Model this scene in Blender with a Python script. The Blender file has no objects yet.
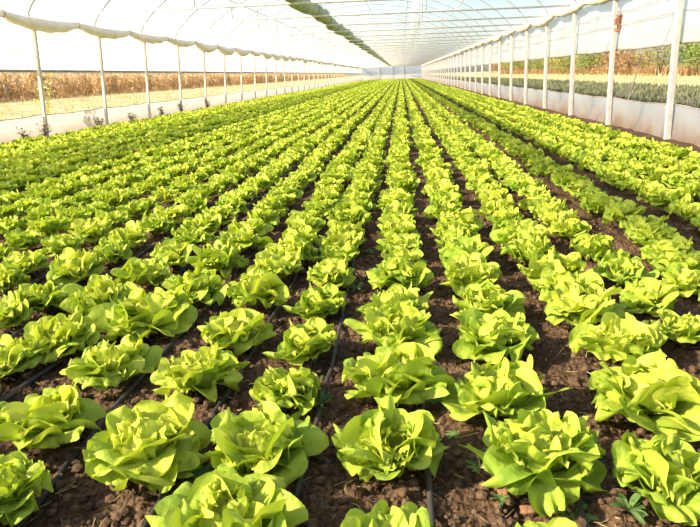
import bpy, math, random
import numpy as np
from mathutils import Vector, Matrix

rnd = random.Random(7)
SC = bpy.context.scene
COL = SC.collection

# ------------------------------------------------------------------ camera
F, VX, VY, H = 600.0, 401.0, 73.5, 1.0
ROLL = math.radians(1.9)
dv = np.array([VX - 350, 263.5 - VY, -F]); dv /= np.linalg.norm(dv)
uv = np.cross(np.array([1.0, 0, 0]), dv)
uv = uv if uv[1] > 0 else -uv
uv /= np.linalg.norm(uv)
ev = np.cross(dv, uv)
XA = math.cos(ROLL) * ev + math.sin(ROLL) * uv
ZA = np.cross(XA, dv)
ROT = np.stack([XA, dv, ZA])
EYE = np.array([0, 0, H])


def on_ground(px, py, z=0.0):
    v = ROT @ np.array([px - 350, 263.5 - py, -F])
    return EYE + v * ((z - H) / v[2])


def at_x(px, py, X):
    v = ROT @ np.array([px - 350, 263.5 - py, -F])
    return EYE + v * (X / v[0])


def project(p):
    v = ROT.T @ (np.asarray(p, float) - EYE)
    return 350 + F * v[0] / -v[2], 263.5 - F * v[1] / -v[2], -v[2]


cam = bpy.data.objects.new('camera', bpy.data.cameras.new('camera'))
COL.objects.link(cam)
cam.data.sensor_width = 36.0
cam.data.lens = F / 700 * 36.0
cam.data.clip_start = 0.05
cam.data.clip_end = 2000
M = Matrix(ROT.tolist()).to_4x4()
M.translation = EYE.tolist()
cam.matrix_world = M
SC.camera = cam

# ------------------------------------------------------------------ materials


def new_mat(name):
    m = bpy.data.materials.new(name)
    m.use_nodes = True
    nt = m.node_tree
    nt.nodes.clear()
    return m, nt.nodes, nt.links, nt.nodes.new('ShaderNodeOutputMaterial')


def node(N, t, **kw):
    n = N.new(t)
    for k, v in kw.items():
        if k in ('operation', 'blend_type', 'data_type', 'attribute_name', 'noise_dimensions', 'feature', 'sky_type', 'distribution'):
            setattr(n, k, v)
        else:
            n.inputs[k].default_value = v
    return n


def ramp(N, stops):
    r = N.new('ShaderNodeValToRGB')
    e = r.color_ramp.elements
    while len(e) < len(stops):
        e.new(0.5)
    for q, (p, c) in zip(e, stops):
        q.position = p
        q.color = (*c, 1)
    return r


def noisy(name, stops, scale=5.0, rough=0.8, bump=0.0, bscale=None, detail=5, coords='Object', metallic=0.0, bdist=0.02):
    m, N, L, out = new_mat(name)
    tc = N.new('ShaderNodeTexCoord')
    nz = node(N, 'ShaderNodeTexNoise', Scale=scale, Detail=detail)
    L.new(tc.outputs[coords], nz.inputs['Vector'])
    r = ramp(N, stops)
    L.new(nz.outputs['Fac'], r.inputs['Fac'])
    b = node(N, 'ShaderNodeBsdfPrincipled', Roughness=rough, Metallic=metallic)
    b.inputs['Specular IOR Level'].default_value = 0.25
    L.new(r.outputs['Color'], b.inputs['Base Color'])
    if bump:
        n2 = node(N, 'ShaderNodeTexNoise', Scale=bscale or scale * 4, Detail=6)
        L.new(tc.outputs[coords], n2.inputs['Vector'])
        bp = node(N, 'ShaderNodeBump', Strength=bump, Distance=bdist)
        L.new(n2.outputs['Fac'], bp.inputs['Height'])
        L.new(bp.outputs['Normal'], b.inputs['Normal'])
    L.new(b.outputs['BSDF'], out.inputs['Surface'])
    return m


def leaf_material(name='lettuce_leaf'):
    m, N, L, out = new_mat(name)
    at = node(N, 'ShaderNodeAttribute', attribute_name='leafdata')   # r along leaf, g across, b innerness, a tint
    oi = N.new('ShaderNodeObjectInfo')
    sep = N.new('ShaderNodeSeparateColor')
    L.new(at.outputs['Color'], sep.inputs['Color'])
    so = N.new('ShaderNodeSeparateColor')
    L.new(oi.outputs['Color'], so.inputs['Color'])
    tint = node(N, 'ShaderNodeMath', operation='MULTIPLY')
    L.new(at.outputs['Alpha'], tint.inputs[0]); L.new(so.outputs['Red'], tint.inputs[1])
    tc = N.new('ShaderNodeTexCoord')
    nz = node(N, 'ShaderNodeTexNoise', Scale=9.0, Detail=3)
    L.new(tc.outputs['Object'], nz.inputs['Vector'])
    # fac = tint*0.55 + inner*0.35 + (noise-.5)*.6
    a = node(N, 'ShaderNodeMath', operation='MULTIPLY_ADD'); a.inputs[1].default_value = 0.42
    L.new(sep.outputs['Blue'], a.inputs[0]); L.new(tint.outputs[0], a.inputs[2])
    b = node(N, 'ShaderNodeMath', operation='MULTIPLY_ADD'); b.inputs[1].default_value = 0.7
    L.new(nz.outputs['Fac'], b.inputs[0]); L.new(a.outputs[0], b.inputs[2])
    c = node(N, 'ShaderNodeMath', operation='SUBTRACT'); c.inputs[1].default_value = 0.35
    L.new(b.outputs[0], c.inputs[0])
    r = ramp(N, [(0.0, (0.20, 0.35, 0.04)), (0.35, (0.37, 0.50, 0.05)), (0.7, (0.58, 0.64, 0.075)), (1.0, (0.76, 0.76, 0.16))])
    L.new(c.outputs[0], r.inputs['Fac'])
    # pale midrib towards the base of the leaf
    rib = N.new('ShaderNodeMapRange'); rib.inputs['From Min'].default_value = 0.0; rib.inputs['From Max'].default_value = 0.22
    rib.inputs['To Min'].default_value = 1.0; rib.inputs['To Max'].default_value = 0.0
    L.new(sep.outputs['Green'], rib.inputs['Value'])
    inv = node(N, 'ShaderNodeMath', operation='SUBTRACT'); inv.inputs[0].default_value = 0.85
    L.new(sep.outputs['Red'], inv.inputs[1])
    rf = node(N, 'ShaderNodeMath', operation='MULTIPLY'); rf.use_clamp = True
    L.new(rib.outputs[0], rf.inputs[0]); L.new(inv.outputs[0], rf.inputs[1])
    mx = node(N, 'ShaderNodeMix', data_type='RGBA')
    L.new(rf.outputs[0], mx.inputs['Factor']); L.new(r.outputs['Color'], mx.inputs['A'])
    mx.inputs['B'].default_value = (0.62, 0.74, 0.30, 1)
    pb = node(N, 'ShaderNodeBsdfPrincipled', Roughness=0.5)
    pb.inputs['Specular IOR Level'].default_value = 0.22
    L.new(mx.outputs['Result'], pb.inputs['Base Color'])
    vn = node(N, 'ShaderNodeTexNoise', Scale=42.0, Detail=4)
    L.new(tc.outputs['Object'], vn.inputs['Vector'])
    bp = node(N, 'ShaderNodeBump', Strength=0.6, Distance=0.01)
    L.new(vn.outputs['Fac'], bp.inputs['Height'])
    L.new(bp.outputs['Normal'], pb.inputs['Normal'])
    tr = N.new('ShaderNodeBsdfTranslucent')
    hs = node(N, 'ShaderNodeMix', data_type='RGBA', blend_type='MULTIPLY'); hs.inputs['Factor'].default_value = 1.0
    L.new(mx.outputs['Result'], hs.inputs['A']); hs.inputs['B'].default_value = (1.05, 1.08, 0.5, 1)
    L.new(hs.outputs['Result'], tr.inputs['Color'])
    ms = node(N, 'ShaderNodeMixShader', Fac=0.29)
    L.new(pb.outputs['BSDF'], ms.inputs[1]); L.new(tr.outputs['BSDF'], ms.inputs[2])
    L.new(ms.outputs['Shader'], out.inputs['Surface'])
    return m


def film(name, clear, tint=(0.9, 0.9, 0.88), dirt=None, dirt_top=0.3, clearcol=(1, 1, 1)):
    """milky polyethylene: part clear, part translucent, part diffuse; optional mud splash up to dirt_top"""
    m, N, L, out = new_mat(name)
    t = N.new('ShaderNodeBsdfTransparent'); t.inputs['Color'].default_value = (*clearcol, 1)
    tl = N.new('ShaderNodeBsdfTranslucent')
    df = N.new('ShaderNodeBsdfDiffuse')
    gl = node(N, 'ShaderNodeBsdfGlossy', Roughness=0.35)
    tc = N.new('ShaderNodeTexCoord')
    nz = node(N, 'ShaderNodeTexNoise', Scale=1.3, Detail=6)
    L.new(tc.outputs['Object'], nz.inputs['Vector'])
    r = ramp(N, [(0.3, tuple(x * 0.9 for x in tint)), (0.7, tint)])
    L.new(nz.outputs['Fac'], r.inputs['Fac'])
    col = r.outputs['Color']
    fac = None
    if dirt:
        sp = N.new('ShaderNodeSeparateXYZ'); L.new(tc.outputs['Object'], sp.inputs['Vector'])
        mr = N.new('ShaderNodeMapRange'); mr.inputs['From Min'].default_value = dirt_top; mr.inputs['From Max'].default_value = 0.0
        L.new(sp.outputs['Z'], mr.inputs['Value'])
        n2 = node(N, 'ShaderNodeTexNoise', Scale=2.2, Detail=5)
        L.new(tc.outputs['Object'], n2.inputs['Vector'])
        mu = node(N, 'ShaderNodeMath', operation='MULTIPLY'); mu.use_clamp = True
        k = node(N, 'ShaderNodeMath', operation='MULTIPLY'); k.inputs[1].default_value = 1.5
        L.new(n2.outputs['Fac'], k.inputs[0]); L.new(k.outputs[0], mu.inputs[0]); L.new(mr.outputs[0], mu.inputs[1])
        mx = node(N, 'ShaderNodeMix', data_type='RGBA')
        L.new(mu.outputs[0], mx.inputs['Factor']); L.new(col, mx.inputs['A']); mx.inputs['B'].default_value = (*dirt, 1)
        col = mx.outputs['Result']
    for s in (tl, df):
        L.new(col, s.inputs['Color'])
    m1 = node(N, 'ShaderNodeMixShader', Fac=0.45); L.new(tl.outputs[0], m1.inputs[1]); L.new(df.outputs[0], m1.inputs[2])
    m2 = node(N, 'ShaderNodeMixShader', Fac=0.06); L.new(m1.outputs[0], m2.inputs[1]); L.new(gl.outputs[0], m2.inputs[2])
    m3 = node(N, 'ShaderNodeMixShader', Fac=1 - clear); L.new(t.outputs[0], m3.inputs[1]); L.new(m2.outputs[0], m3.inputs[2])
    L.new(m3.outputs[0], out.inputs['Surface'])
    return m


def foliage_mat(name, c0, c1, scale=3.0, transl=0.3):
    m, N, L, out = new_mat(name)
    tc = N.new('ShaderNodeTexCoord')
    nz = node(N, 'ShaderNodeTexNoise', Scale=scale, Detail=4)
    L.new(tc.outputs['Object'], nz.inputs['Vector'])
    r = ramp(N, [(0.35, c0), (0.65, c1)])
    L.new(nz.outputs['Fac'], r.inputs['Fac'])
    d = N.new('ShaderNodeBsdfDiffuse'); t = N.new('ShaderNodeBsdfTranslucent')
    L.new(r.outputs['Color'], d.inputs['Color']); L.new(r.outputs['Color'], t.inputs['Color'])
    ms = node(N, 'ShaderNodeMixShader', Fac=transl)
    L.new(d.outputs[0], ms.inputs[1]); L.new(t.outputs[0], ms.inputs[2])
    L.new(ms.outputs[0], out.inputs['Surface'])
    return m


def soil_material():
    m, N, L, out = new_mat('soil')
    tc = N.new('ShaderNodeTexCoord')
    n1 = node(N, 'ShaderNodeTexNoise', Scale=3.0, Detail=8)
    n2 = node(N, 'ShaderNodeTexNoise', Scale=70.0, Detail=6)
    for n in (n1, n2):
        L.new(tc.outputs['Object'], n.inputs['Vector'])
    ad = node(N, 'ShaderNodeMath', operation='MULTIPLY_ADD'); ad.inputs[1].default_value = 0.6
    L.new(n2.outputs['Fac'], ad.inputs[0])
    h = node(N, 'ShaderNodeMath', operation='MULTIPLY'); h.inputs[1].default_value = 0.5
    L.new(n1.outputs['Fac'], h.inputs[0]); L.new(h.outputs[0], ad.inputs[2])
    r = ramp(N, [(0.34, (0.042, 0.025, 0.014)), (0.52, (0.098, 0.058, 0.032)), (0.64, (0.155, 0.096, 0.055)), (0.8, (0.25, 0.165, 0.10))])
    L.new(ad.outputs[0], r.inputs['Fac'])
    b = node(N, 'ShaderNodeBsdfPrincipled', Roughness=0.95)
    b.inputs['Specular IOR Level'].default_value = 0.1
    L.new(r.outputs['Color'], b.inputs['Base Color'])
    v = node(N, 'ShaderNodeTexVoronoi', Scale=55.0)
    L.new(tc.outputs['Object'], v.inputs['Vector'])
    sm = node(N, 'ShaderNodeMath', operation='SUBTRACT'); L.new(n2.outputs['Fac'], sm.inputs[0]); L.new(v.outputs['Distance'], sm.inputs[1])
    bp = node(N, 'ShaderNodeBump', Strength=0.9, Distance=0.015)
    L.new(sm.outputs[0], bp.inputs['Height']); L.new(bp.outputs['Normal'], b.inputs['Normal'])
    L.new(b.outputs['BSDF'], out.inputs['Surface'])
    return m


M_LEAF = leaf_material()
M_SOIL = soil_material()
M_CLOD = noisy('soil_clod', [(0.3, (0.075, 0.043, 0.024)), (0.7, (0.18, 0.11, 0.064))], 40, 0.95, 0.6, 150, bdist=0.004)
M_CLAY = noisy('reddish_clay', [(0.3, (0.20, 0.095, 0.045)), (0.7, (0.33, 0.18, 0.095))], 25, 0.95, 0.7, 90, bdist=0.006)
M_HOSE = noisy('hose_polyethylene', [(0.4, (0.035, 0.034, 0.033)), (0.7, (0.10, 0.085, 0.07))], 6, 0.5, 0.1)
M_ROOF = film('roof_film', 0.78, (0.88, 0.88, 0.88))
M_CURT = film('curtain_film', 0.36, (0.93, 0.92, 0.90))
M_CURT_R = film('curtain_film_bank_side', 0.24, (0.72, 0.735, 0.75))
M_SKIRT_L = film('skirt_film_maize_side', 0.14, (0.44, 0.445, 0.445), (0.33, 0.26, 0.17), 0.26)
M_SKIRT_R = film('skirt_film_bank_side', 0.14, (0.62, 0.64, 0.66), (0.34, 0.19, 0.08), 0.40)
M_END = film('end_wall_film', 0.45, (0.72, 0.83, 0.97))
M_ROLL = noisy('folded_film', [(0.3, (0.78, 0.66, 0.52)), (0.7, (0.92, 0.82, 0.70))], 4, 0.6, 0.4, 14, bdist=0.03)
M_ROLL_R = noisy('folded_film_cream', [(0.3, (0.62, 0.52, 0.34)), (0.7, (0.84, 0.75, 0.56))], 4, 0.6, 0.4, 14, bdist=0.03)
M_NET = noisy('green_shade_net', [(0.3, (0.30, 0.35, 0.18)), (0.7, (0.56, 0.60, 0.38))], 6, 0.8, 0.5, 22, bdist=0.03)
M_POST = noisy('white_post_paint', [(0.3, (0.50, 0.465, 0.40)), (0.7, (0.66, 0.625, 0.56))], 5, 0.6, 0.1, 30)
M_STEEL = noisy('galvanised_pipe', [(0.3, (0.60, 0.59, 0.56)), (0.7, (0.78, 0.77, 0.74))], 5, 0.5)
M_BARCREAM = noisy('tie_bar_paint', [(0.3, (0.78, 0.71, 0.61)), (0.7, (0.90, 0.85, 0.77))], 3, 0.55)
M_ARCH = noisy('arch_pipe', [(0.3, (0.42, 0.42, 0.44)), (0.7, (0.58, 0.58, 0.60))], 5, 0.5)
M_RAIL = noisy('rail_pipe', [(0.3, (0.20, 0.18, 0.16)), (0.7, (0.34, 0.31, 0.28))], 5, 0.5)
M_WIRE = noisy('rusty_wire', [(0.3, (0.30, 0.20, 0.14)), (0.7, (0.45, 0.36, 0.28))], 9, 0.7)
M_TWINE = noisy('rusty_twine', [(0.3, (0.30, 0.11, 0.04)), (0.7, (0.48, 0.24, 0.12))], 30, 0.9)
M_FIELD = noisy('dry_field', [(0.35, (0.30, 0.22, 0.10)), (0.5, (0.50, 0.39, 0.19)), (0.65, (0.66, 0.54, 0.30))], 0.9, 0.95, 0.8, 9, 8, bdist=0.1)
M_SHADE_GROUND = noisy('shade_tinted_ground', [(0.3, (0.09, 0.085, 0.055)), (0.7, (0.19, 0.17, 0.11))], 0.8, 0.95, 0.8, 9, 8, bdist=0.1)  # dark tone carries the greenhouse's cast shadow on the verge
M_MAIZE = foliage_mat('dried_maize', (0.46, 0.29, 0.12), (0.82, 0.62, 0.36), 1.2, 0.25)
M_STRAW = foliage_mat('straw', (0.50, 0.39, 0.17), (0.74, 0.61, 0.33), 2.0, 0.25)
M_WEED = foliage_mat('green_weed', (0.10, 0.19, 0.05), (0.22, 0.34, 0.11), 20, 0.3)
M_PALEWEED = foliage_mat('pale_weed', (0.55, 0.52, 0.20), (0.78, 0.74, 0.36), 5, 0.3)
M_DRYWEED = foliage_mat('dry_weed', (0.34, 0.26, 0.15), (0.55, 0.44, 0.26), 10, 0.2)
M_BUSHG = foliage_mat('bush_green', (0.11, 0.16, 0.035), (0.27, 0.32, 0.09), 1.0, 0.3)
M_BUSHO = foliage_mat('bush_olive', (0.18, 0.19, 0.05), (0.38, 0.35, 0.12), 1.0, 0.3)
M_BUSHR = foliage_mat('bush_rust', (0.24, 0.14, 0.06), (0.44, 0.29, 0.14), 1.0, 0.3)
M_SHADE_WEEDS = foliage_mat('shade_tinted_weeds', (0.10, 0.115, 0.055), (0.25, 0.26, 0.14), 0.8, 0.2)  # weed green darkened to carry the greenhouse's cast shadow
M_BARK = noisy('bark', [(0.3, (0.10, 0.07, 0.05)), (0.7, (0.22, 0.17, 0.12))], 12, 0.9, 0.4)

# ------------------------------------------------------------------ mesh helpers


class MB:
    """collects quads/tris; build() links them as one mesh object"""

    def __init__(self):
        self.v, self.f, self.n = [], [], 0
        self.a = []

    def add(self, V, Fc, A=None):
        V = np.asarray(V, float)
        self.v.append(V)
        self.f += [tuple(int(i) + self.n for i in q) for q in Fc]
        if A is not None:
            self.a.append(A)
        self.n += len(V)

    def box(self, c, s, rot=0.0):
        x, y, z = s[0] / 2, s[1] / 2, s[2] / 2
        V = np.array([(-x, -y, -z), (x, -y, -z), (x, y, -z), (-x, y, -z), (-x, -y, z), (x, -y, z), (x, y, z), (-x, y, z)])
        if rot:
            cr, sr = math.cos(rot), math.sin(rot)
            V = V @ np.array([[cr, sr, 0], [-sr, cr, 0], [0, 0, 1]])
        self.add(V + np.array(c), [(0, 3, 2, 1), (4, 5, 6, 7), (0, 1, 5, 4), (1, 2, 6, 5), (2, 3, 7, 6), (3, 0, 4, 7)])

    def tube(self, pts, r, seg=8, cap=True, squash=None):
        pts = np.asarray(pts, float)
        n = len(pts)
        rr = np.full(n, r) if np.isscalar(r) else np.asarray(r, float)
        T = np.gradient(pts, axis=0)
        T /= np.linalg.norm(T, axis=1)[:, None]
        ref = np.array([0, 0, 1.0]) if abs(T[0, 2]) < 0.8 else np.array([0, 1.0, 0])
        V = []
        for i in range(n):
            a = np.cross(T[i], ref); a /= np.linalg.norm(a)
            b = np.cross(a, T[i])
            for k in range(seg):
                th = 2 * math.pi * k / seg
                V.append(pts[i] + rr[i] * (a * math.cos(th) + b * math.sin(th)))
        Fc = [(i * seg + k, i * seg + (k + 1) % seg, (i + 1) * seg + (k + 1) % seg, (i + 1) * seg + k) for i in range(n - 1) for k in range(seg)]
        if cap:
            Fc += [tuple(range(seg))[::-1], tuple((n - 1) * seg + k for k in range(seg))]
        self.add(V, Fc)

    def mesh(self, name, smooth=True):
        V = np.concatenate(self.v)
        me = bpy.data.meshes.new(name)
        me.from_pydata(V.tolist(), [], self.f)
        if smooth:
            me.polygons.foreach_set('use_smooth', [True] * len(me.polygons))
        if self.a:
            at = me.attributes.new('leafdata', 'FLOAT_COLOR', 'POINT')
            at.data.foreach_set('color', np.concatenate(self.a).astype(np.float32).ravel())
        me.update()
        return me

    def build(self, name, mat, parent=None, smooth=True, loc=None):
        me = self.mesh(name, smooth)
        me.materials.append(mat)
        o = bpy.data.objects.new(name, me)
        COL.objects.link(o)
        if parent is not None:
            o.parent = parent
        if loc is not None:
            o.location = loc
        return o


def tag(o, label=None, cat=None, group=None, kind=None):
    for k, v in (('label', label), ('category', cat), ('group', group), ('kind', kind)):
        if v:
            o[k] = v
    return o


def empty(name, loc=(0, 0, 0), rz=0.0):
    o = bpy.data.objects.new(name, None)
    COL.objects.link(o)
    o.location = loc
    o.rotation_euler = (0, 0, rz)
    o.empty_display_size = 0.05
    return o


def copy_tree(o, parent=None):
    c = o.copy()
    COL.objects.link(c)
    if parent is not None:
        c.parent = parent
    for ch in list(o.children):
        copy_tree(ch, c)
    return c


ORD1 = ['', 'first', 'second', 'third', 'fourth', 'fifth', 'sixth', 'seventh', 'eighth', 'ninth', 'tenth', 'eleventh', 'twelfth', 'thirteenth', 'fourteenth',
        'fifteenth', 'sixteenth', 'seventeenth', 'eighteenth', 'nineteenth']
TENS = {20: 'twent', 30: 'thirt', 40: 'fort', 50: 'fift', 60: 'sixt'}


def ordinal(n):
    if n < 20:
        return ORD1[n]
    t, u = n // 10 * 10, n % 10
    return TENS[t] + ('ieth' if u == 0 else 'y-' + ORD1[u])


def vnoise(x, y, seed=0):
    """smooth value noise on numpy arrays"""
    xi, yi = np.floor(x).astype(np.int64), np.floor(y).astype(np.int64)
    fx, fy = x - xi, y - yi
    fx, fy = fx * fx * (3 - 2 * fx), fy * fy * (3 - 2 * fy)

    def h(a, b):
        n = (a * 374761393 + b * 668265263 + seed * 974711) & 0x7fffffff
        n = ((n ^ (n >> 13)) * 1274126177) & 0x7fffffff
        return ((n ^ (n >> 16)) & 0xffff) / 65535.0
    return (h(xi, yi) * (1 - fx) + h(xi + 1, yi) * fx) * (1 - fy) + (h(xi, yi + 1) * (1 - fx) + h(xi + 1, yi + 1) * fx) * fy


# ------------------------------------------------------------------ lettuce


def leaf(rg, Ln, W, e0, e1, cup, ruf, nu, nv, az, r0, z0, inner, tint=1.0, skew=0.0):
    u_ = np.linspace(0, 1, nu + 1)
    t = 0.45 * u_ + 0.55 * (1 - (1 - u_) ** 1.7)
    phi = np.radians(e0 + (e1 - e0) * t ** 1.8)
    dl = np.diff(t) * Ln
    pm = (phi[1:] + phi[:-1]) / 2
    r = r0 + np.concatenate([[0], np.cumsum(np.cos(pm) * dl)])
    z = z0 + np.concatenate([[0], np.cumsum(np.sin(pm) * dl)])
    tp = 0.66
    w = np.where(t < tp, 0.30 + 0.70 * np.sin(np.pi / 2 * np.minimum(t / tp, 1)) ** 1.15, np.clip(1 - (np.clip(t - tp, 0, 1) / (1.03 - tp)) ** 2.5, 0, 1) ** (1 / 2.5))
    w = W * np.maximum(w, 0.12)
    s = np.linspace(-1, 1, nv + 1)
    S, T = np.meshgrid(s, t)
    Wg = w[:, None]
    cu = cup * (0.45 + 0.55 * T)
    yy = Wg * np.sin(S * cu) / cu
    lift = Wg * (1 - np.cos(S * cu)) / cu
    p1, p2, p3, p4 = (rg.uniform(0, 6.28) for _ in range(4))
    k1, k2 = rg.uniform(2.2, 3.6), rg.uniform(5.0, 8.0)
    ang = np.arctan2(S * 1.1, 0.52 - T)
    edge = np.clip((np.hypot(S * (0.35 + 0.65 * T), np.maximum(T - 0.35, 0) * 1.25) - 0.25) / 0.75, 0, 1) ** 1.5
    wav = np.sin(k1 * ang + p3) * 0.6 + np.sin(k2 * ang + p4) * 0.4
    lift = lift + ruf * W * edge * (wav + 0.42 * np.sin(10 * ang + p1 + 2 * T))
    # soft buckling of the whole blade, crease along the midrib
    lift = lift + 0.20 * W * np.sin(3.4 * T + 2.4 * S + p1) * T + 0.07 * W * np.sin(7 * T + p2) * np.sin(5 * S + p1) - 0.10 * W * np.exp(-(S / 0.16) ** 2) * (1 - T)
    yy = yy + skew * Ln * T ** 2
    ph = phi[:, None]
    rin = 0.10 * Ln * edge * np.cos(k1 * ang + p2)
    R = r[:, None] - np.sin(ph) * lift + np.cos(ph) * rin
    Z = z[:, None] + np.cos(ph) * lift + np.sin(ph) * rin
    ca, sa = math.cos(az), math.sin(az)
    V = np.stack([R * ca - yy * sa, R * sa + yy * ca, Z], -1).reshape(-1, 3)
    V[:, 2] = np.maximum(V[:, 2], 0.004 + 0.006 * (V[:, 0] ** 2 + V[:, 1] ** 2) ** 0.5)
    m = nv + 1
    Fc = [(i * m + j, i * m + j + 1, (i + 1) * m + j + 1, (i + 1) * m + j) for i in range(nu) for j in range(nv)]
    A = np.stack([T, np.abs(S), np.full_like(T, inner), np.full_like(T, tint)], -1).reshape(-1, 4)
    return V, Fc, A


def lettuce_parts(seed, n_out, n_mid, n_in, nu, nv, tint=1.0):
    """nominal head: about 0.34 across, 0.17 high"""
    rg = random.Random(seed)
    out, hrt = MB(), MB()
    az = rg.uniform(0, 6.28)
    GA = 2.39996
    loose = rg.uniform(-8, 8)
    def crumple(V, amp):
        q = [rg.uniform(0, 6.28) for _ in range(6)]
        x, y, z = V[:, 0], V[:, 1], V[:, 2]
        w = np.clip(np.sqrt(x * x + y * y + z * z) / 0.12, 0, 1) * amp
        return V + np.stack([w * (np.sin(38 * y + q[0]) + 0.6 * np.sin(55 * z + q[1])), w * (np.sin(41 * x + q[2]) + 0.6 * np.sin(52 * z + q[3])), w * (np.sin(36 * x + q[4]) + np.sin(44 * y + q[5])) * 0.8], -1)

    def put(mb, amp, *args):
        V, Fc, A = leaf(*args)
        mb.add(crumple(V, amp), Fc, A)
    for i in range(n_out):
        az += 2 * math.pi / n_out + rg.uniform(-0.35, 0.35)
        put(out, 0.007, rg, rg.uniform(0.11, 0.145), rg.uniform(0.074, 0.1), 52 + loose + rg.uniform(-18, 14), -22 + rg.uniform(-45, 35), rg.uniform(0.3, 1.1), rg.uniform(0.28, 0.58),
            nu, nv, az, 0.016, 0.012, 0.0, tint, rg.uniform(-0.18, 0.18))
    for i in range(n_mid):
        az += GA + rg.uniform(-0.5, 0.5)
        q = i / max(n_mid - 1, 1)
        put(out, 0.007, rg, rg.uniform(0.12, 0.145), rg.uniform(0.060, 0.086), 66 + 10 * q + loose + rg.uniform(-12, 12), 2 + 25 * q + rg.uniform(-60, 35), rg.uniform(0.5, 1.3), rg.uniform(0.3, 0.62),
            nu, nv, az, 0.016, 0.02, 0.25 + 0.25 * q, tint, rg.uniform(-0.18, 0.18))
    for i in range(n_in):
        az += GA + rg.uniform(-0.6, 0.6)
        q = i / max(n_in - 1, 1)
        put(hrt, 0.005, rg, rg.uniform(0.125, 0.15) - 0.035 * q, rg.uniform(0.05, 0.072) - 0.02 * q, 76 + 10 * q + rg.uniform(-8, 8), (105 + 40 * q if rg.random() < 0.55 else 15) + rg.uniform(-30, 30), rg.uniform(0.6, 1.6), rg.uniform(0.3, 0.6),
            nu, nv, az, 0.042 - 0.030 * q, 0.025, 0.6 + 0.4 * q, tint, rg.uniform(-0.18, 0.18))
    # bring every head to the same nominal breadth
    P = np.concatenate(out.v)
    k = 0.178 / np.percentile(np.hypot(P[:, 0], P[:, 1]), 99)
    for m in (out, hrt):
        m.v = [V * np.array([k, k, 1.0]) for V in m.v]
    return out, hrt


# ---- where the heads stand: seen ones read off the photograph, later ones continue the row
MARKS = {
    0: [(386, 540, 92), (393, 440, 116), (396, 376, 106), (398, 328, 88), (396, 299, 68), (399, 276, 64)],
    1: [(560, 556, 90), (542, 450, 138), (500, 388, 108), (497, 332, 84), (485, 301, 74), (472, 273, 68), (462, 253, 58), (456, 231, 50)],
    2: [(666, 468, 116), (650, 390, 126), (622, 338, 88), (580, 305, 86), (557, 269, 66), (530, 249, 58), (515, 227, 48)],
    3: [(684, 322, 64), (648, 292, 62), (622, 265, 54), (594, 244, 50), (570, 226, 44), (551, 209, 40)],
    4: [(690, 277, 56), (672, 248, 54), (646, 226, 50), (622, 212, 44), (604, 203, 42)],
    -1: [(226, 520, 152), (262, 440, 112), (290, 383, 72), (308, 335, 72), (320, 297, 60), (331, 271, 56), (337, 251, 42), (346, 229, 42)],
    -2: [(148, 440, 124), (198, 367, 88), (232, 328, 74), (257, 289, 66), (279, 264, 56), (298, 238, 48)],
    -3: [(-2, 480, 90), (46, 416, 102), (108, 359, 88), (150, 313, 92), (196, 285, 66), (217, 257, 56), (238, 239, 50)],
    -4: [(8, 352, 66), (58, 332, 74), (99, 297, 70), (143, 271, 56)],
    -5: [(4, 309, 56), (38, 293, 60), (77, 266, 56)],
}
def in_frame(x, y, d):
    px, py, dep = project([x, y, 0.08])
    if dep < 0.3:
        return False
    r = 0.42 * d * F / dep
    return -r < px < 700 + r and -r < py < 527 + r * 0.75


SPC = 0.31
ROW_X = {}
plants = []     # (row, x, y, diameter)
for row, mk in MARKS.items():
    pts = [on_ground(px, py, 0.085) for px, py, w in mk]
    dia = [w * project([p[0], p[1], 0.085])[2] / F for p, (a, b, w) in zip(pts, mk)]
    ROW_X[row] = float(np.mean([p[0] for p in pts[len(pts) // 2:]]))
    for k, (p, d) in enumerate(zip(pts, dia)):
        plants.append((row, p[0], p[1], min(max(d, 0.24), 0.46)))
        if k + 1 < len(pts):
            gap = pts[k + 1][1] - p[1]
            nfill = int(round(gap / SPC)) - 1
            for q in range(max(nfill, 0)):
                u = (q + 1) / (nfill + 1)
                plants.append((row, p[0] * (1 - u) + pts[k + 1][0] * u, p[1] * (1 - u) + pts[k + 1][1] * u, rnd.uniform(0.27, 0.33)))
    y, x = pts[-1][1], pts[-1][0]
    while y < 113:
        y += SPC * rnd.uniform(0.88, 1.12)
        x += (ROW_X[row] - x) * 0.25
        plants.append((row, x + rnd.gauss(0, 0.018), y, rnd.uniform(0.25, 0.31)))
    y = pts[0][1] - SPC
    while y > -0.6:
        if not in_frame(pts[0][0], y, 0.34):
            plants.append((row, pts[0][0] + rnd.gauss(0, 0.015), y, rnd.uniform(0.29, 0.34)))
        y -= SPC * rnd.uniform(0.92, 1.08)
r5 = on_ground(690, 208, 0.085)[0]
ROW_X[5] = float(r5)
k, x = 6, r5 + 0.36
while x < 3.25:
    ROW_X[k] = float(x); k += 1; x += 0.36
k, x = -6, ROW_X[-5] - 0.345
while x > -6.65:
    ROW_X[k] = float(x); k -= 1; x -= 0.345
for row, x0 in ROW_X.items():
    if row in MARKS:
        continue
    y = -0.5 + rnd.uniform(0, SPC)
    while y < 113:
        plants.append((row, x0 + rnd.gauss(0, 0.02), y, rnd.uniform(0.25, 0.31)))
        y += SPC * rnd.uniform(0.88, 1.12)


seen = [p for p in plants if in_frame(p[1], p[2], p[3])]
seen.sort(key=lambda p: project([p[1], p[2], 0.08])[2] / p[3] * 0.32)
N_IND = 300
single = seen[:N_IND]
sset = set(id(p) for p in single)
rest = [p for p in plants if id(p) not in sset]

# individual heads
VARIANTS = []
for s in range(18):
    o_mb, h_mb = lettuce_parts(100 + s, rnd.choice([7, 8]), rnd.choice([7, 8, 9]), rnd.choice([11, 12, 13]), 12, 18)
    mo, mh = o_mb.mesh('outer_leaves'), h_mb.mesh('heart')
    mo.materials.append(M_LEAF); mh.materials.append(M_LEAF)
    VARIANTS.append((mo, mh))


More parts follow.
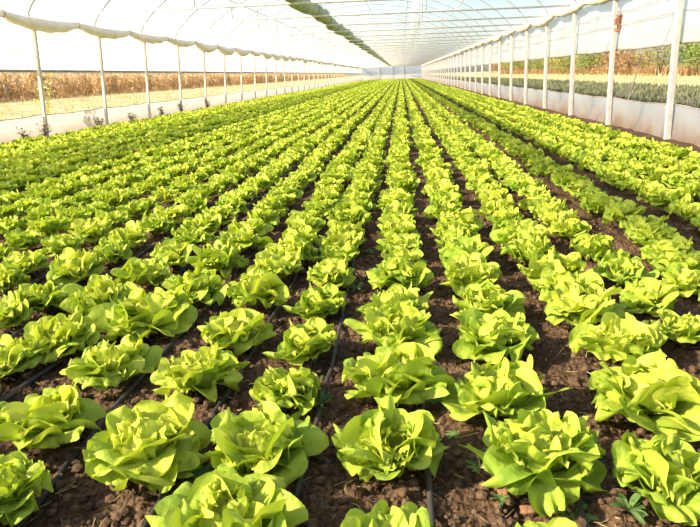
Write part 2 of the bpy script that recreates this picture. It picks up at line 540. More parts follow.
def row_phrase(r):
    if r == 0:
        return 'in the middle row'
    side = 'bank-side' if r > 0 else 'maize-side'
    return f'in the {ordinal(abs(r))} {side} row from the middle'


protos = {}
order = {}
single.sort(key=lambda p: (p[0], p[2]))
for row, x, y, d in single:
    order[row] = n = order.get(row, 0) + 1
    vi = rnd.randrange(len(VARIANTS))
    tint = min(max(rnd.gauss(0.40, 0.055), 0.2), 0.6)
    if vi not in protos:
        root = empty('lettuce')
        for nm, me in zip(('outer_leaves', 'heart'), VARIANTS[vi]):
            c = bpy.data.objects.new(nm, me); COL.objects.link(c); c.parent = root
        protos[vi] = root
    else:
        root = copy_tree(protos[vi])
    sc = d / 0.345
    root.location = (x, y, 0.0)
    root.rotation_euler = (rnd.uniform(-0.07, 0.07), rnd.uniform(-0.07, 0.07), rnd.uniform(0, 6.28))
    root.scale = (sc, sc, sc * rnd.uniform(0.9, 1.08) * (1.0 if sc < 1.05 else 0.93))
    for c in root.children:
        c.color = (tint, tint, tint, 1)
    size = 'small' if d < 0.285 else ('broad' if d > 0.36 else 'medium')
    tag(root, f'{size} light green lettuce, {ordinal(n)} from the front {row_phrase(row)}', 'lettuce', 'lettuces planted out in rows')

# the rest of the bed, one stuff mesh, coarser with distance


def merged(name, items):
    libs = {}
    for lod, (a, b, c, nu, nv) in enumerate(((6, 6, 6, 6, 6), (5, 4, 3, 3, 4), (4, 3, 1, 2, 2))):
        L_ = []
        for s in range(10 if lod < 2 else 8):
            o_mb, h_mb = lettuce_parts(500 + 20 * lod + s, a, b, c, nu, nv)
            V = np.concatenate(o_mb.v + h_mb.v)
            Fq = np.array(o_mb.f + [tuple(i + o_mb.n for i in q) for q in h_mb.f], dtype=np.int64)
            A = np.concatenate(o_mb.a + h_mb.a)
            L_.append((V, Fq, A))
        libs[lod] = L_
    VV, FF, AA, n = [], [], [], 0
    for row, x, y, d in items:
        lod = 0 if y < 14 else (1 if y < 38 else 2)
        V, Fq, A = rnd.choice(libs[lod])
        th = rnd.uniform(0, 6.28); sc = d / 0.345
        c, s = math.cos(th), math.sin(th)
        P = V * sc
        P = np.stack([P[:, 0] * c - P[:, 1] * s + x, P[:, 0] * s + P[:, 1] * c + y, P[:, 2] * rnd.uniform(0.9, 1.08)], -1)
        B = A.copy(); B[:, 3] = min(max(rnd.gauss(0.40, 0.055), 0.2), 0.6)
        VV.append(P); FF.append(Fq + n); AA.append(B); n += len(V)
    V = np.concatenate(VV).astype(np.float32); Fq = np.concatenate(FF).astype(np.int32); A = np.concatenate(AA).astype(np.float32)
    me = bpy.data.meshes.new(name)
    me.vertices.add(len(V)); me.vertices.foreach_set('co', V.ravel())
    me.loops.add(Fq.size); me.loops.foreach_set('vertex_index', Fq.ravel())
    me.polygons.add(len(Fq)); me.polygons.foreach_set('loop_start', np.arange(0, Fq.size, 4, dtype=np.int32))
    me.polygons.foreach_set('use_smooth', np.ones(len(Fq), dtype=bool))
    at = me.attributes.new('leafdata', 'FLOAT_COLOR', 'POINT'); at.data.foreach_set('color', A.ravel())
    me.update(calc_edges=True)
    me.materials.append(M_LEAF)
    o = bpy.data.objects.new(name, me); COL.objects.link(o)
    return o


tag(merged('lettuce_crop', rest), 'mass of light green lettuce rows running back to the end wall', 'lettuce crop', kind='stuff')

# ------------------------------------------------------------------ soil
row_xs = np.array(sorted(ROW_X.values()))


def soil_height(X, Y):
    fade = np.clip((9 - Y) / 5, 0.15, 1)
    z = 0.030 * (vnoise(X * 5, Y * 5, 1) - 0.5) + 0.034 * (vnoise(X * 14, Y * 14, 2) - 0.5)
    z = z + fade * (0.026 * (vnoise(X * 34, Y * 34, 3) - 0.5) + 0.013 * (vnoise(X * 80, Y * 80, 4) - 0.5))
    return z - 0.018


xs = np.concatenate([np.arange(-7.05, -2.6, 0.09), np.arange(-2.6, 2.2, 0.013), np.arange(2.2, 3.95, 0.09), [3.95]])
ys = [-10.0, -4, -1, 0.0, 0.4, 0.7]
y = 0.8
while y < 116:
    ys.append(y); y += 0.013 if y < 3.2 else 0.013 * (y / 3.2) ** 2.4
ys.append(116.0)
ys = np.array(ys)
Xg, Yg = np.meshgrid(xs, ys)
Zg = soil_height(Xg, Yg)
fl = MB()
nx = len(xs)
fl.v.append(np.stack([Xg, Yg, Zg], -1).reshape(-1, 3)); fl.n = Xg.size
ii, jj = np.meshgrid(np.arange(len(ys) - 1), np.arange(nx - 1), indexing='ij')
b0 = (ii * nx + jj).ravel()
fl.f = np.stack([b0, b0 + 1, b0 + nx + 1, b0 + nx], -1).tolist()
tag(fl.build('floor', M_SOIL), 'crumbly reddish brown soil between the lettuce rows', kind='structure')

# loose crumbs and straw on the soil
ico_t = (1 + 5 ** 0.5) / 2
ICO = np.array([(-1, ico_t, 0), (1, ico_t, 0), (-1, -ico_t, 0), (1, -ico_t, 0), (0, -1, ico_t), (0, 1, ico_t), (0, -1, -ico_t), (0, 1, -ico_t), (ico_t, 0, -1), (ico_t, 0, 1), (-ico_t, 0, -1), (-ico_t, 0, 1)]) / 1.9
ICOF = [(0, 11, 5), (0, 5, 1), (0, 1, 7), (0, 7, 10), (0, 10, 11), (1, 5, 9), (5, 11, 4), (11, 10, 2), (10, 7, 6), (7, 1, 8), (3, 9, 4), (3, 4, 2), (3, 2, 6), (3, 6, 8), (3, 8, 9), (4, 9, 5), (2, 4, 11), (6, 2, 10), (8, 6, 7), (9, 8, 1)]
cl = MB()
rs = np.random.RandomState(3)
for i in range(9000):
    dep = 0.95 + 3.6 * rs.rand() ** 1.7
    x = (rs.rand() - 0.5) * 1.35 * (dep + 0.5) - 0.03
    r = 0.004 + 0.014 * rs.rand() ** 3.0
    z = float(soil_height(np.array([x]), np.array([dep]))[0])
    cl.add(ICO * r * (0.75 + 0.5 * rs.rand(12, 1)) * np.array([1, 1, 0.75]) + np.array([x, dep, z + r * 0.4]), ICOF)
tag(cl.build('soil_crumbs', M_CLOD, smooth=False), 'loose crumbs of brown earth strewn between the rows', 'soil crumbs', kind='stuff')
stw = MB()
for i in range(900):
    dep = 0.95 + 3.4 * rs.rand() ** 1.5
    x = (rs.rand() - 0.5) * 1.3 * (dep + 0.5)
    th = rs.rand() * 6.28; ln = 0.015 + 0.05 * rs.rand(); rad = 0.0007 + 0.0008 * rs.rand()
    z = float(soil_height(np.array([x]), np.array([dep]))[0]) + 0.004
    c = np.array([math.cos(th), math.sin(th), 0]) * ln / 2
    bend = np.array([-math.sin(th), math.cos(th), 0.6]) * ln * rs.uniform(-0.15, 0.15)
    p = np.array([x, dep, z])
    stw.tube([p - c, p + np.abs(bend) * [0, 0, 1] + bend * [1, 1, 0], p + c + [0, 0, rs.rand() * 0.012]], rad, 4)
tag(stw.build('straw_litter', M_STRAW), 'dry straw bits and dead rootlets scattered over the soil', 'straw litter', kind='stuff')


def lump(name, loc, r, mat, label, cat, seed):
    g = np.random.RandomState(seed)
    m = MB()
    n, k = 12, 9
    V, Fc = [], []
    for i in range(k + 1):
        a = math.pi * i / k
        for j in range(n):
            b = 2 * math.pi * j / n
            u = np.array([math.sin(a) * math.cos(b), math.sin(a) * math.sin(b), math.cos(a)])
            q = 1 + 0.25 * math.sin(3 * u[0] + seed) + 0.2 * math.sin(4 * u[1] + 2 * u[2] + seed) + 0.08 * g.rand()
            V.append(u * r * q * np.array([1.15, 0.9, 0.7]))
    for i in range(k):
        for j in range(n):
            Fc.append((i * n + j, (i + 1) * n + j, (i + 1) * n + (j + 1) % n, i * n + (j + 1) % n))
    m.add(V, Fc)
    o = m.build(name, mat, loc=(loc[0], loc[1], r * 0.45))
    return tag(o, label, cat)


for i, (px, py, r, lab) in enumerate(((528, 512, 0.014, 'biggest reddish clay clod below the broad blistered lettuce'), (503, 494, 0.012, 'rounded reddish clod under the blistered leaf of the broad lettuce'),
                                      (402, 494, 0.014, 'tan earth clod beside the hose in front of the middle row'), (370, 489, 0.010, 'little tan clod in front of the second middle-row lettuce'))):
    p = on_ground(px, py)
    lump('clay_clod', p, r, M_CLAY if i < 2 else M_CLOD, lab, 'clod', 11 + i)

# ------------------------------------------------------------------ drip hoses


def hose(row, x_off, label, y0=-0.8, y1=60):
    m = MB()
    yy = np.concatenate([np.arange(y0, 8, 0.12), np.arange(8, y1, 0.8)])
    near = {p[2]: p[1] for p in plants if p[0] == row}
    ky = np.array(sorted(near)); kx = np.array([near[q] for q in ky])
    xx = np.interp(yy, ky, np.convolve(np.pad(kx, 2, 'edge'), np.ones(5) / 5, 'valid')) + x_off - 0.015 + 0.012 * np.sin(yy * 1.7 + row)
    zz = soil_height(xx, yy) * 0.5 + 0.005
    m.tube(np.stack([xx, yy, zz], -1), 0.0085, 8)
    tag(m.build('drip_hose', M_HOSE), label, 'drip hose', 'drip hoses along the lettuce rows')


HO = {0: 0.10, 1: 0.12, -1: 0.105, -2: 0.09, -3: 0.10, -4: 0.10, -5: 0.11, -6: 0.10, -7: 0.1, -8: 0.11, -9: 0.1, 2: 0.13, 3: 0.13}
for row, off in HO.items():
    hose(row, off, f'black drip hose lying along the lettuces {row_phrase(row)}')

# ------------------------------------------------------------------ weeds


def seedling(loc, r, seed, label, name='weed_seedling', mat=M_WEED):
    g = random.Random(seed)
    root = empty(name, (loc[0], loc[1], 0))
    lv, st = MB(), MB()
    z0 = float(soil_height(np.array([loc[0]]), np.array([loc[1]]))[0])
    st.tube([(0, 0, z0 - 0.005), (0.001, 0, z0 + r * 0.25), (0.002, 0.001, z0 + r * 0.45)], 0.0016, 5)
    for i in range(9):
        a = i * 2.4 + g.uniform(-0.3, 0.3)
        e = g.uniform(15, 55)
        V, Fc, A = leaf(g, r * g.uniform(0.7, 1.15), r * 0.17, e, e - 40, 0.5, 0.25, 5, 4, a, 0.001, z0 + r * 0.15, 0)
        V[:, 2] += z0 + 0.004
        lv.add(V, Fc)
    lv.build('leaves', mat, root); st.build('stem', mat, root)
    tag(root, label, 'weed', 'weed seedlings in the soil')


SEED = [(198, 470, .05, 'green weed seedling on the soil between the two frontmost maize-side rows'), (576, 511, .055, 'weed tuft beside the hose behind the frontmost bank-side lettuce'),
        (628, 513, .05, 'small leafy weed in front of the broad lettuce in the second bank-side row'), (477, 462, .035, 'wilted weed with pale stems between the middle and first bank-side rows'),
        (455, 430, .03, 'tiny weed just behind the pale wilted stems beside the middle row'), (436, 394, .035, 'weed by the hose beside the third lettuce in the middle row'),
        (356, 292, .045, 'weed with a curved stalk beside the middle row, fourth head back'), (322, 402, .04, 'weed tuft by the hose beside the first maize-side row'),
        (520, 395, .05, 'grassy weed hugging the hose of the first bank-side row'), (500, 505, .022, 'tiny weed next to the reddish clods'),
        (80, 428, .035, 'dry weed on bare soil between second and third maize-side rows'), (280, 410, .028, 'small weed behind the second head of the first maize-side row'),
        (410, 246, .05, 'weed in the furrow beside the middle row, further back'), (372, 250, .05, 'weed in the furrow just on the maize side of the middle row')]
for i, (px, py, r, lab) in enumerate(SEED):
    seedling(on_ground(px, py), r, 40 + i, lab)
m = MB()
p = on_ground(480, 472)
for k in range(5):
    a = -0.4 + k * 0.5
    m.tube([p + [0, 0, 0.012], p + np.array([math.cos(a) * 0.04, math.sin(a) * 0.03, 0.022]), p + np.array([math.cos(a) * 0.085, math.sin(a) * 0.06, 0.008])], 0.0017, 5)
tag(m.build('dead_stalk', M_STRAW), 'pale dead branching stalk lying between the middle and first bank-side rows', 'stalk')


def dry_weed(loc, h, seed, label, mat, spread=0.5, n=16, name='dry_weed', group=None, leafy=0.06):
    g = random.Random(seed)
    root = empty(name, (loc[0], loc[1], 0))
    st, lv = MB(), MB()
    for i in range(n):
        a = g.uniform(0, 6.28); sp = g.uniform(0.1, spread) * h; hh = h * g.uniform(0.5, 1.0)
        pts = [np.array([math.cos(a) * sp * t ** 1.4, math.sin(a) * sp * t ** 1.4, hh * t]) for t in np.linspace(0, 1, 6)]
        st.tube(pts, np.linspace(0.006, 0.002, 6), 4)
        for q in range(7):
            t = g.uniform(0.25, 1.0)
            b = np.array([math.cos(a) * sp * t ** 1.4, math.sin(a) * sp * t ** 1.4, hh * t])
            V, Fc, A = leaf(g, leafy * g.uniform(0.8, 2.0), leafy * 0.28, g.uniform(-10, 60), g.uniform(-60, 10), 0.4, 0.2, 3, 2, g.uniform(0, 6.28), 0, 0, 0)
            lv.add(V + b, Fc)
    st.build('stems', mat, root); lv.build('leaves', mat, root)
    tag(root, label, 'weed', group)


XL, XR = -7.0, 3.75
EAVE, RAILZ, SKIRT = 2.22, 1.28, 0.46
BAY = 2.57
P0 = 9.05
POSTY = [P0 + BAY * k for k in range(-1, 42)]
dry_weed((XL - 1.0, 13.3), 1.55, 1, 'tall pale weed outside between the first two visible maize-side posts', M_PALEWEED, 0.28, 14, 'tall_weed', None, 0.11)
for i, (px, py, h, lab) in enumerate(((44, 134, 0.40, 'dry brown weed at the foot of the nearest visible maize-side post'), (100, 129, 0.30, 'dry weed at the foot of the second visible maize-side post'),
                                      (182, 113, 0.55, 'dark bushy weed at the foot of the fourth visible maize-side post'), (208, 106, 0.45, 'rusty weed against the fifth visible maize-side post'),
                                      (132, 120, 0.30, 'low weed along the skirt film between second and third maize-side posts'), (25, 138, 0.30, 'sparse dry weed against skirt film before the nearest maize-side post'),
                                      (162, 116, 0.35, 'low dark weed along the skirt between third and fourth maize-side posts'))):
    q = at_x(px, py, XL + 0.12)
    dry_weed((XL + 0.12, q[1]), h, 20 + i, lab, M_DRYWEED if i not in (2, 6) else M_WEED, 0.45, 12, 'dry_weed', 'weeds along the skirt film')

# ------------------------------------------------------------------ greenhouse frame
Y0, Y1 = -8.0, 115.0
XM, HALF, RISE = (XL + XR) / 2, (XR - XL) / 2, 2.1


def roof_z(x):
    q = np.clip(1 - ((x - XM) / HALF) ** 2, 0, 1)
    return EAVE + RISE * q ** 0.72


def sheet(name, mat, pts_fn, us, vs, **kw):
    m = MB()
    V = np.array([[pts_fn(u, v) for v in vs] for u in us]).reshape(-1, 3)
    n = len(vs)
    m.add(V, [(i * n + j, i * n + j + 1, (i + 1) * n + j + 1, (i + 1) * n + j) for i in range(len(us) - 1) for j in range(n - 1)])
    return m.build(name, mat, **kw)


# roof film
rxs = XM + HALF * np.sin(np.linspace(-math.pi / 2, math.pi / 2, 33))
o = sheet('ceiling', M_ROOF, lambda u, v: (v, u, float(roof_z(v)) + 0.035), np.arange(Y0, Y1 + 0.1, BAY / 2), rxs)
tag(o, 'white translucent plastic film stretched over the arches', kind='structure')


def skirt(name, X, sgn, mat, label):
    ys_ = np.arange(Y0, Y1 + 0.01, BAY / 10)

    def fn(yv, t):
        ph = (yv - P0) / BAY
        sag = 0.025 * math.sin(math.pi * (ph % 1)) + 0.006 * math.sin(7 * yv)
        top = SKIRT - sag
        bulge = 0.05 * math.sin(math.pi * t) * math.sin(math.pi * (ph % 1)) + 0.012 * math.sin(9 * yv + 3 * t) * t
        return (X + sgn * (0.07 + bulge), yv, -0.03 + (top + 0.03) * t)
    o = sheet(name, mat, fn, ys_, np.linspace(0, 1, 7))
    tag(o, label, kind='structure')
    c = MB()
    c.tube([fn(q, 1.0) for q in ys_], 0.008, 6)
    c.build('edge_cord', M_WIRE, o)
    return o


skirt('wall_left', XL, -1, M_SKIRT_L, 'low milky skirt film along the maize side')
skirt('wall_right', XR, 1, M_SKIRT_R, 'low milky mud-stained skirt film along the bank side')


def curtain(X, sgn, label, rail):
    root = empty('side_curtain', (X, 0, 0))
    ys_ = np.arange(Y0, Y1 + 0.01, BAY / 8)

    def fn(yv, t):
        ph = ((yv - P0) / BAY) % 1
        bot = RAILZ - (0 if rail else 0.02 * math.sin(math.pi * ph))
        return (sgn * (0.075 + 0.03 * math.sin(math.pi * t) * math.sin(math.pi * ph) + 0.006 * math.sin(5 * yv + 4 * t)), yv, EAVE - (EAVE - bot) * t)
    sheet('film', M_CURT if rail else M_CURT_R, fn, ys_, np.linspace(0, 1, 7), parent=root)
    h = MB()
    h.tube([fn(q, 1.0) for q in ys_], 0.026 if rail else 0.016, 8)
    h.build('bottom_pipe', M_RAIL, root)
    for z in ((1.62,) if rail else (1.68, 1.9)):
        w = MB(); w.tube([(sgn * 0.055, q, z + 0.012 * math.sin(q * 2.1) + 0.01 * math.sin(q * 5)) for q in ys_], 0.005, 5)
        w.build('curtain_line', M_WIRE, root)  # thin tube stands in for a faint line on the curtain film
    tag(root, label, 'curtain', 'roll-up side curtains')


curtain(XL, -1, 'translucent white side curtain with dark bottom pipe on the maize side', True)
curtain(XR, 1, 'translucent white side curtain with sagging hem on the bank side', False)


def eave_bundle(X, sgn, r0, sag0, mat, label, seed):
    g = np.random.RandomState(seed)
    root = empty('rolled_film', (X, 0, 0))
    m, t = MB(), MB()
    yy = np.arange(Y0, Y1, BAY / 14)
    amp = {}
    pts, rad = [], []
    for q in yy:
        k = math.floor((q - P0) / BAY + 0.35)
        a = amp.setdefault(k, g.uniform(0.55, 1.25))
        ph = (q - P0) / BAY + 0.35 - k
        s = math.sin(math.pi * ph) ** 0.8
        r = r0 * (0.55 + 0.75 * a * s) + 0.006 * math.sin(q * 11) + 0.004 * g.rand()
        rad.append(r)
        pts.append((sgn * 0.0 + 0.012 * math.sin(q * 6), q, EAVE + 0.06 - r - sag0 * a * s))
    m.tube(pts, rad, 12)
    m.build('film_roll', mat, root)
    for k in range(-1, 16):
        yk = P0 + BAY * (k - 0.35)
        i = int(np.argmin(abs(yy - yk)))
        c, r = np.array(pts[i]), rad[i] + 0.008
        ring = [c + np.array([r * math.cos(a), 0.004 * math.sin(3 * a), r * math.sin(a)]) for a in np.linspace(0, 2 * math.pi, 15)]
        t2 = MB(); t2.tube(ring, 0.006, 5)
        t2.tube([c + [0.01, 0, -r], c + [0.012, 0.004, -r - 0.06], c + [0.008, 0, -r - 0.13]], 0.004, 5)
        t2.build('tie_string', M_WIRE, root)
    tag(root, label, 'rolled film')


eave_bundle(XL + 0.09, 1, 0.105, 0.05, M_ROLL, 'grey-white film bunched in swags along the maize-side eave', 4)
eave_bundle(XR - 0.07, -1, 0.075, 0.03, M_ROLL_R, 'cream film bunched in swags along the bank-side eave', 5)


def post_proto(side):
    w = 0.062 if side < 0 else 0.075
    root = empty('wall_post')
    m = MB(); m.box((0, 0, EAVE / 2 - 0.02), (w, w, EAVE + 0.04)); o = m.build('upright', M_POST, root, smooth=False)
    b = o.modifiers.new('bevel', 'BEVEL'); b.width = 0.008; b.segments = 2
    m = MB(); m.box((0, 0, EAVE - 0.07), (w + 0.03, w + 0.03, 0.06)); m.tube([(0, -w / 2 - 0.03, EAVE - 0.07), (0, w / 2 + 0.03, EAVE - 0.07)], 0.012, 6)
    m.build('eave_bracket', M_STEEL, root, smooth=False)
    return root


for side, X, nm in ((-1, XL, 'maize-side'), (1, XR, 'bank-side')):
    pr = post_proto(side)
    n = 0
    for k, yk in enumerate(POSTY):
        o = pr if k == 0 else copy_tree(pr)
        lean = math.radians(3.6 if side < 0 else -1.7)
        o.location = (X + side * 0.03, yk, 0)
        o.rotation_euler = (0, lean, 0)
        px, py, dep = project([X, yk, 1.0])
        vis = -4 < px < 704
        if not vis:
            lab = f'white square {nm} post standing just before the nearest one in view'
        else:
            n += 1
            if n <= 14:
                lab = f'white square post, {ordinal(n)} from the front along the {nm} wall'
            else:
                lab = f'thin white {nm} wall post in the crowded far run beyond the fourteenth post'
        tag(o, lab, 'post', f'{nm} wall posts')


def frame_set(name, cat, group, build, what, y_list, far_after):
    pr = build()
    n = 0
    for k, yk in enumerate(y_list):
        o = pr if k == 0 else copy_tree(pr)
        o.location = (0, yk, 0)
        n += 1
        if n <= far_after:
            lab = f'{what}, {ordinal(n)} from the front'
        else:
            lab = f'{what}, in the far crowded run beyond the {ordinal(far_after)}'
        tag(o, lab, cat, group)


def arch():
    root = empty('roof_arch')
    m = MB(); a = XM + HALF * np.sin(np.linspace(-math.pi / 2, math.pi / 2, 29))
    m.tube([(x, 0, float(roof_z(x))) for x in a], 0.022, 7)
    m.build('arch_pipe', M_ARCH, root)
    for s in (-1, 1):
        c = MB(); c.box((XM + s * (HALF - 0.02), 0, EAVE + 0.03), (0.07, 0.09, 0.09)); c.build('foot_clamp', M_STEEL, root, smooth=False)
    return root


def tie():
    root = empty('tie_bar')
    m = MB(); m.tube([(XL + 0.03, 0, EAVE + 0.04), (XM, 0, EAVE + 0.05), (XR - 0.03, 0, EAVE + 0.04)], 0.021, 7); m.build('bar', M_BARCREAM, root)
    return root


AY = [P0 + BAY * k for k in range(-1, 42)]
frame_set('roof_arch', 'roof arch', 'roof arches', arch, 'grey pipe arch curving under the roof film', AY, 10)
frame_set('tie_bar', 'tie bar', 'tie bars under the roof', tie, 'cream tie bar crossing from eave to eave', AY, 12)
for xk, nm in ((0.55, 'bank-side'), (-3.75, 'maize-side')):
    for k in range(1, 11):
        m = MB()
        m.tube([(0, 0, EAVE + 0.05), (0, 0, float(roof_z(xk)))], 0.012, 6)
        o = m.build('hanger_rod', M_STEEL, loc=(xk, P0 + BAY * k, 0))
        tag(o, f'vertical {nm} hanger rod between tie bar and arch, {ordinal(k)} from the front', 'hanger rod', 'hanger rods')
for i, (fx, lab) in enumerate(((-0.72, 'low on the maize slope'), (-0.36, 'high on the maize slope'), (0.0, 'under the ridge'), (0.36, 'high on the bank slope'), (0.72, 'low on the bank slope'))):
    x = XM + HALF * fx
    m = MB(); m.tube([(x, q, float(roof_z(x)) - 0.03) for q in (Y0, 20, 60, Y1)], 0.014, 6)
    tag(m.build('purlin', M_ARCH), f'thin grey lengthwise purlin pipe {lab}', 'purlin', 'purlins')

# shade net slung lengthwise on the tie bars
root = empty('shade_net', (-1.95, 0, 0))
m = MB()
g = np.random.RandomState(9)
yy = np.arange(1.0, 108, BAY / 12)
pts, rad = [], []
for q in yy:
    ph = ((q - P0) / BAY) % 1
    s = math.sin(math.pi * ph)
    r = 0.115 + 0.035 * s + 0.014 * math.sin(q * 5.3) + 0.012 * g.rand()
    rad.append(r)
    pts.append((0.05 * math.sin(q * 0.9) + 0.02 * math.sin(q * 4), q, EAVE + 0.075 + r - 0.05 * s))
m.tube(pts, rad, 12)
m.build('net_roll', M_NET, root)
for yk in AY[:16]:
    i = int(np.argmin(abs(yy - yk - 0.1)))
    c, r = np.array(pts[i]), rad[i] + 0.006
    t2 = MB(); t2.tube([c + np.array([r * math.cos(a), 0.05 * math.sin(a), r * math.sin(a)]) for a in np.linspace(0, 2 * math.pi, 15)], 0.009, 5)
    t2.build('tie_cord', M_RAIL, root)
tag(root, 'long rolled green shade net slung along the tie bars under the roof', 'shade net')

# twine wound round the second bank-side post
m = MB()
q = at_x(615, 23, XR - 0.05)
c = np.array([XR + 0.03, P0 + BAY, q[2]])
m.tube([c + np.array([(0.068 + 0.02 * math.sin(1.3 * a)) * math.cos(a), (0.07 + 0.015 * math.cos(1.7 * a)) * math.sin(a), 0.10 * math.sin(0.37 * a) + 0.04 * math.sin(2.3 * a)]) for a in np.linspace(0, 60, 260)], 0.010, 5)
tag(m.build('twine_coil', M_TWINE), 'rusty twine wound high round the second visible bank-side post', 'twine')

# end wall
m = MB()
xs_e = np.linspace(XL, XR, 25)
V = [(x, Y1, -0.03) for x in xs_e] + [(x, Y1, float(roof_z(x)) + 0.03) for x in xs_e]
m.add(V, [(i, i + 1, 26 + i, 25 + i) for i in range(24)])
tag(m.build('wall_back', M_END), 'bluish white plastic end wall far down the tunnel', kind='structure')
for i, (x, lab) in enumerate(((-4.0, 'on its maize side'), (XM, 'at its centre'), (0.4, 'on its bank side'))):
    m = MB(); m.box((x, Y1 - 0.12, 1.9), (0.14, 0.1, 3.8))
    tag(m.build('end_post', M_ARCH, smooth=False), f'grey upright post framing the far end wall, {lab}', 'post', 'end wall posts')

# ------------------------------------------------------------------ outside
m = MB()
m.add([(-400, -150, -0.06), (XL - 0.15, -150, -0.06), (XL - 0.15, 700, -0.06), (-400, 700, -0.06)], [(0, 1, 2, 3)])
tag(m.build('field_ground', M_FIELD), 'dry straw-coloured field outside beyond the skirt film', kind='structure')
m = MB()
m.add([(XR + 0.15, -150, -0.06), (400, -150, -0.06), (400, 700, -0.06), (XR + 0.15, 700, -0.06)], [(0, 1, 2, 3)])
tag(m.build('verge_ground', M_FIELD), 'pale dry verge outside towards the bushy bank', kind='structure')
m = MB()
m.add([(XL - 0.15, Y1 + 1.2, -0.07), (XR + 0.15, Y1 + 1.2, -0.07), (XR + 0.15, 700, -0.07), (XL - 0.15, 700, -0.07)], [(0, 1, 2, 3)])
tag(m.build('back_ground', M_FIELD), 'dry ground beyond the far end wall', kind='structure')


m = MB()  # strip beside the wall, greenhouse shadow painted into its ground colour
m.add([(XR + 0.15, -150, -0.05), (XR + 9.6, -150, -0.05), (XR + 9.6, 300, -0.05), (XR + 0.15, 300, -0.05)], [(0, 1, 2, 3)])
tag(m.build('shade_tinted_ground', M_SHADE_GROUND), 'weedy ground outside the bank-side wall, greenhouse shadow painted into its grey-green colour', kind='structure')


def blades(name, mat, spots, label, cat, hgt, wid, per, seed, kind='stuff', lean=0.45):
    g = np.random.RandomState(seed)
    VV, FF, n = [], [], 0
    for (x, y) in spots:
        for b in range(per):
            a = g.rand() * 6.28; h = hgt * (0.5 + 0.7 * g.rand()); w = wid * (0.6 + 0.8 * g.rand()); l = h * lean * g.rand()
            d = np.array([math.cos(a), math.sin(a), 0]); s = np.array([-math.sin(a), math.cos(a), 0]) * w / 2
            p = np.array([x + g.randn() * 0.1 * hgt ** 0.5, y + g.randn() * 0.1 * hgt ** 0.5, -0.06])
            mid = p + d * l * 0.35 + [0, 0, h * 0.6]; tip = p + d * l + [0, 0, h]
            VV += [p - s, p + s, mid + s * 0.8, mid - s * 0.8, tip]
            FF += [(n, n + 1, n + 2, n + 3), (n + 3, n + 2, n + 4)]
            n += 5
    mm = MB(); mm.add(np.array(VV), FF)
    return tag(mm.build(name, mat), label, cat, kind=kind)


g = np.random.RandomState(21)
sp = []
while len(sp) < 2600:
    y = 6 + 110 * g.rand() ** 1.6
    x = XL - 0.4 - 26 * g.rand() ** 1.3 * (0.4 + y / 90)
    sp.append((x, y))
blades('dry_stubble', M_STRAW, sp, 'short dry straw stubble on the field outside the maize-side wall', 'stubble', 0.24, 0.02, 5, 22)
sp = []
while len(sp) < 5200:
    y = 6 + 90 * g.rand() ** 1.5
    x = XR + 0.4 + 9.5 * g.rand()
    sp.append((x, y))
blades('shade_tinted_weeds', M_SHADE_WEEDS, sp, 'rough weeds outside along the bank-side wall, greenhouse shadow painted into their grey-green', 'weeds', 0.17, 0.03, 6, 23)
sp = []
while len(sp) < 1500:
    y = 6 + 120 * g.rand() ** 1.4
    x = XR + 10 + 16 * g.rand()
    sp.append((x, y))
blades('straw_grass', M_STRAW, sp, 'pale dry grass beyond the shade-tinted weedy strip outside', 'grass', 0.3, 0.03, 5, 24)

# dried maize stand
VV, FF, n = [], [], 0
g = np.random.RandomState(31)
for i in range(7500):
    y = 12 + 420 * g.rand() ** 1.7
    x = -29.5 - (y * 0.02) - 7.0 * g.rand() ** 1.6
    h = 1.7 + 0.55 * g.rand()
    p = np.array([x, y, -0.06])
    lx = np.array([g.randn() * 0.08, g.randn() * 0.08, 0])
    for a in (0, 1.57):
        s = np.array([math.cos(a), math.sin(a), 0]) * 0.016
        VV += [p - s, p + s, p + s * 0.5 + lx + [0, 0, h], p - s * 0.5 + lx + [0, 0, h]]; FF.append((n, n + 1, n + 2, n + 3)); n += 4
    for b in range(8):
        z = h * (0.12 + 0.85 * g.rand()); a = g.rand() * 6.28; L_ = 0.30 + 0.35 * g.rand(); w = 0.035 + 0.03 * g.rand()
        d = np.array([math.cos(a), math.sin(a), 0]); s = np.array([-math.sin(a), math.cos(a), 0]) * w
        b0_ = p + lx * z / h + [0, 0, z]
        m1 = b0_ + d * L_ * 0.4 + [0, 0, 0.16]; m2 = b0_ + d * L_ * 0.8 + [0, 0, -0.02]; tp = b0_ + d * L_ * 0.95 + [0, 0, -0.28]
        VV += [b0_ - s * 0.4, b0_ + s * 0.4, m1 + s, m1 - s, m2 + s, m2 - s, tp]
        FF += [(n, n + 1, n + 2, n + 3), (n + 3, n + 2, n + 4, n + 5), (n + 5, n + 4, n + 6)]; n += 7
mm = MB(); mm.add(np.array(VV), FF)
tag(mm.build('dried_maize', M_MAIZE), 'tall stand of dried tan maize across the field outside', 'maize', kind='stuff')


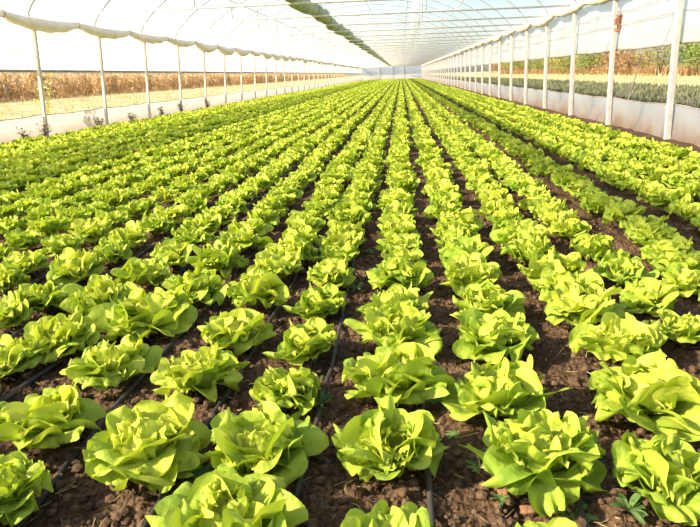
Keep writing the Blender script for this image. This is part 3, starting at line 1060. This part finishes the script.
def bush(x, y, h, w, mat, label, seed):
    g = np.random.RandomState(seed)
    root = empty('bush', (x, y, -0.06))
    lf, st = MB(), MB()
    VV, FF, n = [], [], 0
    lobes = [(g.randn(3) * np.array([w * 0.3, w * 0.42, h * 0.16]) + [0, 0, h * 0.55], h * (0.25 + 0.18 * g.rand())) for _ in range(9)]
    for c, r in lobes:
        for k in range(170):
            u = g.randn(3); u /= np.linalg.norm(u)
            p = c + u * r * (0.65 + 0.4 * g.rand()) * np.array([1.2, 1.2, 1.0])
            if p[2] < 0.02:
                continue
            a = g.randn(3); a /= np.linalg.norm(a); b = np.cross(a, u); b /= np.linalg.norm(b) + 1e-6
            s = 0.17 + 0.17 * g.rand()
            VV += [p - a * s * 0.5, p + b * s * 0.3, p + a * s * 0.6, p - b * s * 0.3]; FF.append((n, n + 1, n + 2, n + 3)); n += 4
    lf.add(np.array(VV), FF)
    lf.build('foliage', mat, root)
    for c, r in lobes[:6]:
        st.tube([(0, 0, 0), tuple(np.array(c) * [0.4, 0.4, 0.55]), tuple(c)], [0.05, 0.035, 0.015], 5)
    st.build('stems', M_BARK, root)
    tag(root, label, 'bush', 'bushes on the bank outside')


kinds = [(M_BUSHG, 'green'), (M_BUSHO, 'olive'), (M_BUSHR, 'rust-brown')]
y = 34.0
for i in range(22):
    w = 3.2 + 1.6 * g.rand(); h = 3.4 + 1.4 * g.rand()
    mat, cn = kinds[int(g.choice([0, 1, 2], p=[0.4, 0.3, 0.3]))]
    bush(25 + 2.5 * g.rand() + 0.02 * y, y, h, w, mat, f'shaggy {cn} bush on the bank outside, {ordinal(i + 1)} along from the front', 60 + i)
    y += 4.2 + 2.4 * g.rand() + i * 0.25
sp = []
while len(sp) < 900:
    y = 28 + 150 * g.rand() ** 1.2
    sp.append((23.5 + 3.5 * g.rand() + 0.02 * y, y))
blades('rank_grass', M_BUSHR, sp, 'tall rusty dead grass along the foot of the bushy bank', 'grass', 1.1, 0.05, 7, 33)

m = MB()
a_, b_ = at_x(642, 52, XR + 1.6), at_x(625, 92, XR + 1.2)
m.tube([(b_[0], b_[1], -0.08), tuple((np.array(a_) + np.array([b_[0], b_[1], 0])) / 2 + [0.04, 0, 0.03]), tuple(a_)], 0.011, 6)
tag(m.build('leaning_stick', M_WIRE), 'thin dark stick leaning outside between the first two bank-side posts', 'stick')

# ------------------------------------------------------------------ light
w = bpy.data.worlds.new('sky')
SC.world = w
w.use_nodes = True
N, L = w.node_tree.nodes, w.node_tree.links
bg = N['Background']
sky = N.new('ShaderNodeTexSky')
sky.sky_type = 'NISHITA'
sky.sun_disc = False
SUN_EL = math.radians(31.2)
sun_from = Vector((-1.0, -0.42, 0)).normalized() * math.cos(SUN_EL) + Vector((0, 0, math.sin(SUN_EL)))
sky.sun_elevation = SUN_EL
sky.sun_rotation = math.atan2(sun_from.x, sun_from.y)
sky.dust_density = 2.0
L.new(sky.outputs['Color'], bg.inputs['Color'])
bg.inputs['Strength'].default_value = 0.35
ld = bpy.data.lights.new('sun', 'SUN')
ld.energy = 15.0
ld.angle = math.radians(2.5)
ld.color = (1.0, 0.88, 0.68)
lo = bpy.data.objects.new('sun', ld)
COL.objects.link(lo)
lo.location = (-30, -12, 25)
lo.rotation_euler = (-sun_from).to_track_quat('-Z', 'Y').to_euler()

SC.view_settings.view_transform = 'Standard'
SC.view_settings.look = 'None'
SC.view_settings.gamma = 1.0
SC.view_settings.use_curve_mapping = False
SC.view_settings.exposure = -0.3
